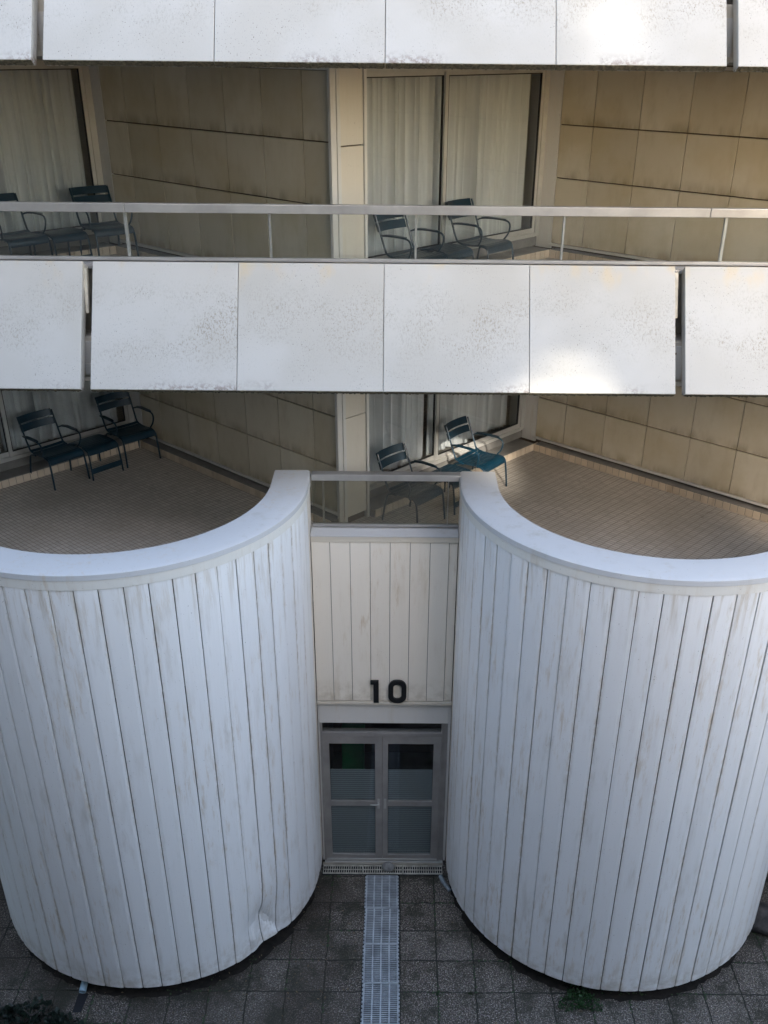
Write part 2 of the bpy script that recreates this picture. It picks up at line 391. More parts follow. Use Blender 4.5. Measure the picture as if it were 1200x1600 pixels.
def column(Ek, k):
    z0 = FL[k]; top = CE[k]; m = frame_M(Ek, U)
    b = MB(); b.box(.067, .50, .035, .25, z0-.1, top, m); bk = part(b, 'column', M['joint']); b = MB(); b.box(.5035, .506, -.0, .26, z0, top-.06, m); part(b, 'column_return', M['white_trim'], bk)
    zj = (6.00, 8.99)[k]
    p = MB(); p.box(.120, .460, .0, .034, z0+.1, zj-.006, m); p.box(.120, .460, .0, .034, zj+.006, top-.12, m)
    part(p, 'column_panel', M['column'], bk, bevel=.003)
    t = MB(); t.box(.068, .116, -.02, .034, z0, top-.06, m); t.box(.4635, .503, -.02, .034, z0, top-.06, m); t.box(.117, .463, -.01, .034, top-.119, top-.08, m)
    part(t, 'column_trim', M['white_trim'], bk, bevel=.003)
    r = MB(); r.box(.012, .0665, .01, .034, z0, top-.06, m); part(r, 'rusty_groove', M['rust'], bk)
def rust_m():
    a = NT('rust_stained_sealant'); c = a.mix(a.noise(a.coords('Object', (1, 1, .25)), 9, 6, .7, .35, .65), (.46, .36, .22), (.20, .10, .03))
    a.color(c).rough(.9); return a.m
M['rust'] = rust_m()
def slider(Ek, k, label):
    z0 = FL[k]; top = CE[k]; m = frame_M(Ek, U)
    m0 = m; REC = .18; m = frame_M(Ek+Vector((-U.y, U.x, 0))*REC, U); s0, s1 = .504, SL-.006; zb = z0+.24; zt = min(top-.02, z0+2.33)
    f = MB(); 
    f.box(s0, s0+.05, .0, .10, zb, zt, m); f.box(s1-.09, s1, .0, .10, zb, zt, m)
    f.box(s0+.05, s1-.09, .0, .10, zt-.06, zt, m); f.box(s0+.05, s1-.09, -.01, .10, zb, zb+.05, m)
    W = part(f, 'sliding_window', M['alu'], bevel=.003)
    if label: W['label'] = label
    a0, a1, am = s0+.05, s1-.09, 2.03
    sh = MB()
    for (x0, x1, y0) in ((a0, am+.03, .055), (am-.03, a1, .015)):
        sh.box(x0, x0+.05, y0, y0+.03, zb+.05, zt-.06, m); sh.box(x1-.05, x1, y0, y0+.03, zb+.05, zt-.06, m)
        sh.box(x0+.05, x1-.05, y0, y0+.03, zb+.05, zb+.11, m); sh.box(x0+.05, x1-.05, y0, y0+.03, zt-.10, zt-.06, m)
    part(sh, 'sash', M['alu'], W, bevel=.002)
    sl = MB()
    for (x0, x1, y0) in ((a0, am+.03, .055), (am-.03, a1, .015)):
        x0 += .05; x1 -= .05; c0, c1 = zb+.11, zt-.10
        for q in ((x0, x0+.012, c0, c1), (x1-.012, x1, c0, c1), (x0+.012, x1-.012, c0, c0+.012), (x0+.012, x1-.012, c1-.012, c1)):
            sl.box(q[0], q[1], y0+.004, y0+.028, q[2], q[3], m)
    part(sl, 'gasket', M['seal'], W)
    for (x0, x1, y0) in ((a0+.062, am-.032, .07), (am+.032, a1-.062, .03)):
        p = MB(); p.box(x0, x1, y0, y0+.006, zb+.122, zt-.112, m); part(p, 'pane', M['win_glass'], W)
    # wall below: ledge, skirting; head above; jamb board by the corner
    l = MB(); l.box(.50, SL-.11, -.09, .48, z0+.01, z0+.112, m0); l.box(.504, SL-.02, .02, .30, z0+.1125, zb, m)
    part(l, 'sill_ledge', M['ledge'], bevel=.004)
    s = MB()
    for i in range(5, int(SL/.105)): s.box(i*.105+.0045, (i+1)*.105-.0045, -.105, -.0905, z0+.003, z0+.106, m0)
    part(s, 'skirting_tiles', M['skirt'], bevel=.002, seg=1)
    j = MB(); j.box(s1+.002, SL-.0, -.005, .3, zb, top-.06, m); j.box(.50, SL, .02, .3, zt+.002, top, m)
    part(j, 'window_surround', M['cream'], bevel=.003)
    # curtains hang inside
    cs = []
    if Ek.x > 2: return W, cs
    for (x0, x1, lab) in ((a0+.02, am-.02, 0), (am+.03, a1-.035, 1)):
        c = MB(); nu = 420; ph = random.random()*9
        fr = [(random.uniform(*q_), random.uniform(0, 6), am0) for q_, am0 in (((14, 20), .9), ((24, 32), 1.2), ((34, 44), .9), ((50, 62), .45), ((7, 10), .8))]
        def cf(u, v, x0=x0, x1=x1, fr=fr):
            x = x0+(x1-x0)*u; am_ = .05*(.8+.4*(1-v))
            q1 = sum(a*sin(w_*x+p_+.12*sin(3*v+p_)) for w_, p_, a in fr)/1.9; pl_ = abs(sin(29*x+1.3*sin(3.1*x+fr[0][1])+.1*v))**.7; y = .23 + am_*(.7*q1+1.25*pl_*(.6+.4*sin(5*x+fr[1][1])))
            return m @ Vector((x, y, zb+.03+(zt-zb-.05)*v))
        c.grid(cf, nu, 10)
        o = c.build('curtain', M['curtain'], smooth=True); cs.append(o)
    return W, cs
bays = [(-1, 'l'), (0, 'r')]
Lc = {}
for k in (0, 1):
    for bay in (-1, 0, 1, 2):
        Ek = E0 + Vector((PZ*bay, 0, 0)); Cc = Ek + U*SL
        if bay == 1:
            slider(Ek, k, None)[1]; side_wall(Cc, k)
        if bay < 1:
            Wn, cs = slider(Ek, k, None); Lc[(bay, k)] = cs
            side_wall(Cc, k)
        column(Ek, k)
nm = {(-1, 0): ('left terrace behind the half round balcony', 'lower'), (0, 0): ('right lower terrace behind the bright teal chair', 'lower'),
      (-1, 1): ('upper floor at the far left', 'upper'), (0, 1): ('upper floor right of the cream column', 'upper')}
lab = {(-1, 0): ('grey sheer curtain in the lower left window, nearer the picture edge', 'grey sheer curtain behind the two dark chairs of the lower left terrace'),
       (0, 0): ('pale sheer curtain in lower right window beside the cream column', 'pale sheer curtain in lower right window, near the tiled corner'),
       (-1, 1): ('dim sheer curtain in the upper left window, nearer the picture edge', 'dim greenish sheer curtain in upper left window, by the tan wall'),
       (0, 1): ('pale sheer curtain in upper window directly right of the column', 'pale sheer curtain in upper right window, near the tan wall')}
for key, cs in Lc.items():
    for i, o in enumerate(cs): tag(o, lab[key][i], 'curtain', 'sheer curtains behind the sliding windows')
# interior shell
sh = MB()
for k in (0, 1):
    sh.box(-16, 16, 16.5, 16.7, FL[k]-.2, CE[k]+.3)
sh.box(-12.2, -12, 10.6, 16.5, 0, 12.6); sh.box(12, 12.2, 10.6, 16.5, 0, 12.6)
part(sh, 'rear_wall', M['inner'])
# slabs, terrace floors
CL, CR, CY, RO, TH = -3.051, 2.777, 9.828, 2.072, .388
def arc(cx, r, a0, a1, n): return [(cx+r*cos(a0+(a1-a0)*i/n), CY+r*sin(a0+(a1-a0)*i/n)) for i in range(n+1)]
def floor_poly(pts, z0, z1, name, mat):
    b = MB(); n = len(pts)
    b.add([(x, y, z0) for x, y in pts]+[(x, y, z1) for x, y in pts], [tuple(range(n))[::-1], tuple(range(n, 2*n))] + [(i, (i+1) % n, n+(i+1) % n, n+i) for i in range(n)])
    return part(b, name, mat)
pts = [(-6, 10.0)] + arc(CL, RO-.2, -pi, 0, 48) + [(CL+RO-.2, 10.19), (CR-RO+.2, 10.19)] + arc(CR, RO-.2, -pi, 0, 48) + [(CR+RO-.2, 10.19), (CR+5.828-RO+.2, 10.19)] + arc(CR+5.828, RO-.2, -pi, 0, 48) + [(12, 10.0), (12, 16.5), (-6, 16.5)]
floor_poly(pts, 4.25, FL[0], 'terrace_floor', M['tiles'])
b = MB(); b.box(-9, 12, 9.72, 16.5, CE[0], FL[1]); part(b, 'floor_slab', M['tiles'])
b = MB(); b.box(-9, 12, 9.72, 16.5, CE[1], 10.2); part(b, 'floor_slab', M['soffit'])
for z in (CE[0], CE[1]):
    b = MB(); b.box(-9, 12, 9.66, 9.7195, z-.0, z+.42); b.box(-9, 12, 9.60, 9.659, z-.01, z+.03); part(b, 'slab_fascia', M['cream'], bevel=.004)
    b = MB(); b.box(-9, 12, 9.725, 10.5, z-.035, z-.003); part(b, 'soffit_strip', M['soffit'])
# upper terrace upstand behind the glass
for z in (FL[1], 10.2):
    b = MB(); b.box(-9, 9, 9.98, 10.10, z+.002, z+.60); part(b, 'upstand', M['soffit'])
    b = MB(); b.box(-9, 9, 9.93, 10.22, z+.602, z+.64); part(b, 'upstand_coping', M['rail'], bevel=.004)
b = MB(); b.box(-12, 12, 16.4, 16.6, 0, 4.2); b.box(-12, 12, 10.3, 16.4, 12.6, 12.8); part(b, 'upper_structure', M['soffit'])
# ------------------------------------------------------------------ parapet rows
PW = 1.4145
def parapet_panel(x0, top, bot, zt, zb, left, right):
    A = Vector((0, bot, zb)); Bt = Vector((0, top, zt)); d = (Bt-A); L = d.length; d.normalize(); n = Vector((0, -d.z, d.y))  # outward/up normal
    if n.y > 0: n = -n
    def P(x, s, t): q = A + d*s - n*t; return (x, q.y, q.z)
    b = MB(); g_ = .0025; a_, e_ = x0+(0 if left else g_), x0+PW-(0 if right else g_)
    tilt = random.uniform(-.002, .002)
    b.hexa([P(a_, 0, 0+tilt), P(e_, 0, tilt), P(e_, 0, .03), P(a_, 0, .03), P(a_, L, 0), P(e_, L, 0), P(e_, L, .03), P(a_, L, .03)])
    # bottom return and end cheeks
    b.hexa([P(a_, -.001, .0305), P(e_, -.001, .0305), P(e_, -.001, .085), P(a_, -.001, .085), P(a_, .02, .0305), P(e_, .02, .0305), P(e_, .02, .085), P(a_, .02, .085)])
    for fl, xa, xb in ((left, a_, a_+.022), (right, e_-.022, e_)):
        if fl: b.hexa([P(xa, .022, .0305), P(xb, .022, .0305), P(xb, .022, .13), P(xa, .022, .13), P(xa, L, .0305), P(xb, L, .0305), P(xb, L, .13), P(xa, L, .13)])
    o = part(b, 'parapet_panel', M['parapet'], bevel=.004)
    # grime fringe under the edge
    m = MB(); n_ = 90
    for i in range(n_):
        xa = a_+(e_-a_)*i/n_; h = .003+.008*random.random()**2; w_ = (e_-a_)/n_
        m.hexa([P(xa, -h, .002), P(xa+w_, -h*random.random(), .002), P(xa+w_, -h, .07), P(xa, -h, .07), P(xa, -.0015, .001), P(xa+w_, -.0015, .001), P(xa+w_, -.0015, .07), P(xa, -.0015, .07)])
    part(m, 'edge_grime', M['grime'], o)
    return o, P, L
def rowz(dz, xs0):
    for s in (-1, 0, 1):
        for i in range(4):
            x0 = xs0 + s*5.755 + i*PW
            if x0 > 10 or x0 + PW < -5.2: continue
            parapet_panel(x0, 9.87, 9.218, 8.08+dz, 7.01+dz, i == 0, i == 3)
rowz(0, -2.972); rowz(2.8, -2.957)
# things in the gaps: backing, brackets, bolts
for dz, gx in ((0, (-3.03, 2.735)), (2.8, (-3.0, 2.745))):
    for j, x in enumerate(gx):
        br = MB(); sgn = -1 if j == 0 else 1
        br.hexa([(x-.03+.02*sgn*0, 9.70, 7.62+dz), (x+.0, 9.70, 7.62+dz), (x+.0, 9.76, 7.64+dz), (x-.03, 9.76, 7.64+dz),
                 (x-.045, 9.86, 8.02+dz), (x-.01, 9.86, 8.02+dz), (x-.01, 9.93, 8.02+dz), (x-.045, 9.93, 8.02+dz)])
        bk = part(br, 'panel_bracket', M['steel'], bevel=.004)
        f = MB(); f.box(x-.09, x+.09, 9.636, 9.6595, 7.02+dz, 7.36+dz); f.box(x-.09, x+.09, 9.62, 9.6355, 7.04+dz, 7.14+dz)
        fo = part(f, 'fixing_plate', M['white_trim'], bevel=.003)
        for zz, yy in ((7.29, 9.634), (7.10, 9.618)):
            q = MB(); q.tube([(x+.01, yy-.012, zz+dz), (x+.01, yy, zz+dz)], .011, 8); q.tube([(x+.01, yy-.018, zz+dz), (x+.01, yy-.012, zz+dz)], .006, 8)
            part(q, 'bolt', M['bolt'], fo)
# ------------------------------------------------------------------ railings
def railing(xa, xb, zt, zb, y, posts, gl, joints, hw=.085, mat='rail', ydep=.07):
    h = MB(); js = [xa]+[j for j in joints if xa < j < xb]+[xb]
    for i in range(len(js)-1): h.box(js[i]+.0015, js[i+1]-.0015, y-.03, y-.03+ydep, zt-hw, zt)
    H_ = part(h, 'balcony_railing', M[mat], bevel=.006)
    bt = MB(); bt.box(xa, xb, y-.025, y+.03, zb-.03, zb); part(bt, 'bottom_rail', M[mat], H_, bevel=.003)
    ps = posts
    for i, (x, w_) in enumerate(ps):
        p = MB(); p.box(x-w_, x+w_, y+.012, y+.05, zb+.001, zt-hw-.001); part(p, 'post', M[mat], H_, bevel=.003)
    xs = [xa]+[g_ for g_ in gl]+[xb]
    for i in range(len(xs)-1):
        p = MB(); p.box(xs[i]+.004, xs[i+1]-.004, y-.002, y+.008, zb+.001, zt-hw-.001)
        part(p, 'glass_pane', M['rail_glass'] if mat == 'rail' and zt > 7 else M['smoke_glass'], H_)
    return H_
px = [-8.4, -6.9, -5.5, -4.1, -2.68, -1.27, .165, 1.615, 3.2, 4.6, 6.0, 7.4]
o = railing(-9, 9, 8.578, 8.075, 10.13, [(x, .016 if i in (4, 8) else .011) for i, x in enumerate(px)], [-6.9, -4.1, -2.68, -1.27, -.11, 1.615, 3.2, 6.0], [-5.9, -2.665, 3.02, 6])
o['label'] = 'aluminium handrail of the upper balcony, full width'
o = railing(-.955, .705, 5.775, 5.165, 10.13, [(-.83, .012), (.575, .006)], [.575], [], .075, 'rail', .11)
o['label'] = 'short aluminium railing between the two round balconies'
# ------------------------------------------------------------------ half round balcony towers
def dent(p, on):
    if not on: return p
    x, y, z = p
    c = Vector((-1.52, 0, .62))
    dx = (x+1.56)/.20; dz = (z-.52)/.40
    k = math.exp(-(dx*dx+dz*dz)*1.1)*.13
    # crumpled crease
    k += .05*math.exp(-((x+1.47+.35*(z-.5))/.035)**2)*max(0, 1-abs(z-.50)/.42)
    k2 = .07*math.exp(-((x+1.66)/.05)**2)*max(0, 1-abs(z-.42)/.25)
    rx, ry = x-CL, y-CY; L = math.hypot(rx, ry)
    return (x-rx/L*(k-k2), y-ry/L*(k-k2), z)
for cx, which in ((CL, 0), (CR, 1), (CR+5.828, 2)):
    zb, zt = .24, 5.70; zl = 5.60
    core = MB(); core.ring(cx, CY, [(RO-.025 if which else RO-.24, zb+.03), (RO-.025 if which else RO-.24, zt), (RO-TH+.02, zt), (RO-TH+.02, zb+.03)], -pi, 0, 64)
    for sx in (-1, 1):
        a_, b_ = sorted((cx+sx*(RO-.04), cx+sx*(RO-TH+.02))); core.box(a_, b_, CY+.001, 10.235, zb+.03, zt)
    K = part(core, 'curved_balcony_wall', M['joint_dark'])
    if which < 2: K['label'] = 'half round white boarded balcony tower, ' + ('dented near its foot' if which == 0 else 'undented and greyer')
    edge_v = []; boards = MB(); nb = 29; da = pi/nb; gap = 0; nz = 40
    for i in range(nb):
        a0 = -pi+i*da+random.uniform(.003, .0072)/RO; a1 = -pi+(i+1)*da-random.uniform(.003, .0072)/RO; off = random.uniform(-.003, .003); tw = random.uniform(-.007, .007)
        prof = []
        for q in range(7):
            u = q/6; a = a0+(a1-a0)*u; rr = RO+off+tw*(u-.5) - (.005 if q in (0, 6) else 0) - (.004 if False else 0)
            # flatter than the circle
            am = (a0+a1)/2; flat = (RO*cos(da/2)/max(cos(a-am), .9)); rr += (flat-RO)*.6
            prof.append((a, rr))
        on = which == 0 and -1.1 < (a0+a1)/2 < -.35
        rows = []; zs = [zb+random.uniform(-.004, .004)] + [zb+(zl-zb)*((j/nz)**1.6 if on else j/nz) for j in range(1, nz)] + [zl] if on else [zb+random.uniform(-.004, .004), zl]
        vs = []; m_ = 9
        for z in zs:
            ring = [(cx+r*cos(a), CY+r*sin(a), z) for a, r in prof]
            inner = [(cx+(RO-.022)*cos(a), CY+(RO-.022)*sin(a), z) for a in (a1, a0)]
            vs += [dent(p, on) for p in ring+inner]
        fs = []
        for j in range(len(zs)-1):
            for q in range(m_): fs.append((j*m_+q, j*m_+(q+1) % m_, (j+1)*m_+(q+1) % m_, (j+1)*m_+q))
        fs += [tuple(range(m_))[::-1], tuple((len(zs)-1)*m_+q for q in range(m_))]
        boards.add(vs, fs); edge_v += [1. if (q % 9) in (0, 6, 7, 8) else 0. for q in range(len(vs))]
    bo = part(boards, 'cladding_boards', M['boards'], K)
    ea = bo.data.attributes.new('edge', 'FLOAT', 'POINT'); ea.data.foreach_set('value', edge_v)
    # straight return of the wall by the entrance
    for sx in (-1, 1):
        rt = MB(); xo = cx+sx*RO; xi = cx+sx*(RO-.022)
        rt.box(min(xo, xi), max(xo, xi), CY+.004, 9.96, zb, zl); rt.box(min(xo, xi)+.003, max(xo, xi)-.003, 9.965, 10.22, 4.2, zl)
        part(rt, 'return_boards', M['entry_boards'], K, bevel=.002)
    # cap: chamfered coping with a lip
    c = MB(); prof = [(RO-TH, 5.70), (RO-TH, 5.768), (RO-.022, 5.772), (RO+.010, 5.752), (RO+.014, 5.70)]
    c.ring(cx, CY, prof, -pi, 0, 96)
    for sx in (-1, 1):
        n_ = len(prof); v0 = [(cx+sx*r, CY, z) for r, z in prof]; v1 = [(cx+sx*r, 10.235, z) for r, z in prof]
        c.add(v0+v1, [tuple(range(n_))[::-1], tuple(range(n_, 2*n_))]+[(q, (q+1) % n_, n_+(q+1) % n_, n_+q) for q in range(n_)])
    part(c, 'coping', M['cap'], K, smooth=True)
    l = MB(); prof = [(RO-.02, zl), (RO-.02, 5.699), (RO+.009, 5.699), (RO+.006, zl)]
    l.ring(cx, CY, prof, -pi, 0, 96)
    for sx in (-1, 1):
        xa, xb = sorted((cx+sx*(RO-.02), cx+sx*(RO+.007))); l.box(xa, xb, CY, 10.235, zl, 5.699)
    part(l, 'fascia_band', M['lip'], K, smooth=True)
    inn = MB(); inn.ring(cx, CY, [(RO-TH+.019, 4.5), (RO-TH+.019, 5.699), (RO-TH+.005, 5.699), (RO-TH+.005, 4.5)], -pi, 0, 64)
    part(inn, 'inner_lining', M['white_trim'], K, smooth=True)
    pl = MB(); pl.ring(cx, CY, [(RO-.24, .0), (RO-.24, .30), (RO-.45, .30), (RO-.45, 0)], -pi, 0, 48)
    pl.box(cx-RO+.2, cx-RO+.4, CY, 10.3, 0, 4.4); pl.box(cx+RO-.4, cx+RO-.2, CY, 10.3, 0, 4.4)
    part(pl, 'recessed_plinth', M['plinth'], K)
# ------------------------------------------------------------------ entrance between the towers
XL, XR = -.977, .703
en = MB(); en.box(XL+.001, XR-.001, 9.99, 10.20, 2.80, 5.06); EN = part(en, 'entrance_wall', M['joint_dark'])
bo = MB(); x = XL+.003
edges = [XL+.004, -.751, -.5225, -.2945, -.0665, .1615, .3895, .6175, XR-.004]
edges = [XL+.004, -.760, -.531, -.302, -.073, .156, .384, .600, XR-.004]
for i in range(len(edges)-1):
    o_ = random.uniform(-.0015, .0015) + (.012 if i == len(edges)-2 else 0)
    bo.box(edges[i]+.0028, edges[i+1]-.0028, 9.965+o_, 9.989, 2.812, 5.01)
part(bo, 'cladding_boards', M['entry_boards'], EN, bevel=.0025)
hd = MB(); hd.box(XL+.002, XR-.002, 9.955, 9.9895, 5.012, 5.08); part(hd, 'header_board', M['cream'], EN, bevel=.003)
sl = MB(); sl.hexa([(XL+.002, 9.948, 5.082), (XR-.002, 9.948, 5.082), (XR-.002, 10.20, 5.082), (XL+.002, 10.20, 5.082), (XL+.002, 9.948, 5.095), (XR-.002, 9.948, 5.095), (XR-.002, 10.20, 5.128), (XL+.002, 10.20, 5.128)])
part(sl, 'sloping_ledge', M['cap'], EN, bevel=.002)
fl = MB(); fl.box(XL+.003, XR-.003, 9.945, 10.03, 2.785, 2.80); fl.box(XL+.003, XR-.003, 9.945, 9.95, 2.765, 2.785); part(fl, 'flashing', M['cream'], EN, bevel=.001)
li = MB(); li.box(-.958, .672, 10.0, 10.08, 2.44, 2.784); part(li, 'lintel_panel', M['white_trim'], EN, bevel=.003)
for xa_, xb_ in ((XL+.002, -.960), (.674, XR-.001)):
    jb = MB(); jb.box(xa_, xb_, 9.99, 10.10, .10, 2.784); part(jb, 'white_jamb', M['white_trim'], EN, bevel=.002)
# house number
def digit_zero():
    b = MB(); cx, cz, w_, h_, t_ = .024, 2.971, .112, .168, .062
    def loop(ww, hh, r, n=8):
        out = []
        for (sx, sz, a0) in ((1, 1, 0), (-1, 1, pi/2), (-1, -1, pi), (1, -1, 1.5*pi)):
            for i in range(n+1):
                a = a0+pi/2*i/n; out.append((cx+sx*(ww-r)+r*cos(a), cz+sz*(hh-r)+r*sin(a)))
        return out
    o = loop(w_, h_, .098); i_ = loop(w_-t_, h_-t_, .044); n = len(o)
    for y in (9.925, 9.957): b.v += [(p[0], y, p[1]) for p in o]+[(p[0], y, p[1]) for p in i_]
    for k in range(n):
        j = (k+1) % n
        b.f += [(k, j, n+j, n+k), (2*n+k, 2*n+j, 3*n+j, 3*n+k), (k, j, 2*n+j, 2*n+k), (n+k, n+j, 3*n+j, 3*n+k)]
    return b
def digit_one():
    b = MB(); pts = [(-.308, 3.132), (-.308, 3.078), (-.270, 3.078), (-.270, 2.806), (-.206, 2.806), (-.206, 3.132)]
    n = len(pts); b.add([(x_, 9.925, z_) for x_, z_ in pts]+[(x_, 9.957, z_) for x_, z_ in pts], [tuple(range(n)), tuple(range(n, 2*n))]+[(k, (k+1) % n, n+(k+1) % n, n+k) for k in range(n)])
    return b
d1 = part(digit_one(), 'house_number', M['black'], EN, bevel=.004); d1['label'] = 'black digit one above the door'
d0 = part(digit_zero(), 'house_number', M['black'], EN, bevel=.004); d0['label'] = 'black digit zero above the door'
# doors
DY = 10.03
fr = MB(); fr.box(-.957, -.930, DY-.005, DY+.09, .06, 2.438); fr.box(.592, .618, DY-.005, DY+.09, .06, 2.438); fr.box(.6185, .672, DY+.01, DY+.09, .06, 2.438)
fr.box(-.930, .592, DY-.012, DY+.09, 2.212, 2.272); fr.box(-.930, .592, DY+.0, DY+.09, 2.418, 2.438)
DF = part(fr, 'door_frame', M['alu_dark'], bevel=.003)
tg = MB(); tg.box(-.929, .591, DY+.02, DY+.026, 2.2725, 2.4175); part(tg, 'transom_pane', M['door_glass'], DF)
ths = MB(); ths.box(-.957, .672, DY-.02, DY+.10, .01, .052); part(ths, 'threshold', M['alu'], DF, bevel=.004)
for (x0, x1, g0, g1, lb) in ((-.928, -.1635, -.849, -.257, 'left'), (-.1605, .590, -.09, .50, 'right')):
    d = MB(); y0, y1 = DY+.0, DY+.045; z0, z1 = .062, 2.208
    d.box(x0, g0, y0, y1, z0, z1); d.box(g1, x1, y0, y1, z0, z1); d.box(g0, g1, y0, y1, 2.086, z1); d.box(g0, g1, y0, y1, z0, .165); d.box(g0, g1, y0+.002, y1, 1.036, 1.124)
    D_ = part(d, 'entrance_door', M['alu_dark'], bevel=.002)
    D_['label'] = 'grey metal glazed door leaf, '+lb+' one of the pair'
    hx = g1+.045 if lb == 'left' else g0-.035
    hn = MB(); hn.box(hx-.016, hx+.016, y0-.006, y0-.001, 1.0, 1.17)
    if lb == 'left': hn.tube([(hx, y0-.006, 1.10), (hx, y0-.045, 1.10), (hx-.03, y0-.05, 1.10), (hx-.11, y0-.048, 1.10)], .008, 8)
    part(hn, 'handle', M['alu'], D_, bevel=.001)
    for (a_, b_) in ((.166, 1.035), (1.125, 2.085)):
        p = MB(); p.box(g0+.001, g1-.001, y0+.018, y0+.024, a_, b_); part(p, 'pane', M['door_glass'], D_)
    for (a_, b_) in ((.17, 1.03), (1.13, 1.645)):
        p = MB(); p.box(g0+.004, g1-.004, y0+.028, y0+.030, a_, b_); part(p, 'striped_film', M['film'], D_)
    kp = MB(); kp.box(x0+.004, x1-.004, y0-.012, y0-.001, .070, .095); part(kp, 'weather_bar', M['alu'], D_, bevel=.002)
# lobby behind the door
lo = MB(); lo.box(-.978, .72, 12.4, 12.5, 0, 2.9); lo.box(-1.05, -.979, 10.14, 12.4, 0, 2.9); lo.box(.721, .79, 10.14, 12.4, 0, 2.9); lo.box(-.978, .72, 10.14, 12.4, 2.6, 2.9)
part(lo, 'lobby_walls', M['brown'])
lf = MB(); lf.box(-.978, .72, 10.14, 12.4, .004, .05); part(lf, 'lobby_floor', M['ledge'])
cr = MB(); cr.box(-.72, -.42, 10.50, 10.80, .052, 1.78); cr.box(-.73, -.41, 10.49, 10.81, 1.781, 1.83)
tag(cr.build('locker', M['green'], bevel=.02), 'tall green plastic locker just inside the left door leaf', 'locker')
# ------------------------------------------------------------------ terrace chairs
def slat_strip(b, prof, i0, i1, hw, th=.004, crown=0., nx=6):
    for q in range(i0, i1):
        (y0, z0), (y1, z1) = prof[q], prof[q+1]
        vs = []; 
        dy, dz = y1-y0, z1-z0; L = math.hypot(dy, dz) or 1; ny, nz = -dz/L*th, dy/L*th
        for i in range(nx+1):
            u = i/nx*2-1; x = hw*u; c = crown*(1-u*u)
            vs += [(x, y0, z0-c), (x, y1, z1-c), (x, y1-ny, z1-nz-c), (x, y0-ny, z0-nz-c)]
        fs = []
        for i in range(nx):
            for k in range(4): fs.append((i*4+k, i*4+(k+1) % 4, i*4+4+(k+1) % 4, i*4+4+k))
        fs += [(3, 2, 1, 0), tuple(nx*4+k for k in range(4))]
        b.add(vs, fs)
def smooth_path(pts, n=6):
    pts = [Vector(p) for p in pts]; out = []
    P_ = [pts[0]]+pts+[pts[-1]]
    for i in range(1, len(P_)-2):
        for k in range(n):
            t = k/n; a, b_, c, d = P_[i-1], P_[i], P_[i+1], P_[i+2]
            out.append(.5*((2*b_)+(-a+c)*t+(2*a-5*b_+4*c-d)*t*t+(-a+3*b_-3*c+d)*t**3))
    out.append(pts[-1]); return out
def seat_mb(back=True):
    b = MB(); hw = .235
    prof = [(-.235, .452), (-.18, .432), (-.125, .424), (-.07, .421), (-.015, .422), (.04, .427), (.095, .434), (.15, .438), (.2, .430)] if back else \
           [(-.225, .425), (-.17, .440), (-.115, .446), (-.06, .448), (-.005, .449), (.05, .448), (.105, .446), (.155, .440), (.2, .428)]
    for i in range(len(prof)-1):
        (y0, z0), (y1, z1) = prof[i], prof[i+1]; g_ = .10
        slat_strip(b, [(y0+(y1-y0)*g_, z0+(z1-z0)*g_), (y1-(y1-y0)*g_, z1-(z1-z0)*g_)], 0, 1, hw, .005, .008)
    fr_ = [(.2, .430), (.222, .418), (.236, .398), (.24, .37), (.238, .345)]
    slat_strip(b, fr_, 0, 4, hw, .005, .004)
    if not back:
        slat_strip(b, [(-.262, .345), (-.258, .39), (-.245, .415), (-.225, .425)], 0, 3, hw, .005)
    for sx in (-1, 1):
        b.tube(smooth_path([(sx*(hw-.01), y, z-.014) for y, z in prof]+[(sx*(hw-.01), .224, .39)], 2), .009, 6)
    return b
def leg_path(sx, front, back=True):
    if front: return smooth_path([(sx*.232, .10, .425), (sx*.237, .205, .405), (sx*.240, .238, .345), (sx*.244, .262, .15), (sx*.248, .275, .0)], 4)
    if back: return smooth_path([(sx*.238, -.10, .40), (sx*.24, -.20, .385), (sx*.242, -.245, .33), (sx*.246, -.285, .15), (sx*.25, -.31, .0)], 4)
    return smooth_path([(sx*.232, -.12, .43), (sx*.237, -.235, .405), (sx*.24, -.258, .345), (sx*.242, -.27, .15), (sx*.245, -.275, .0)], 4)
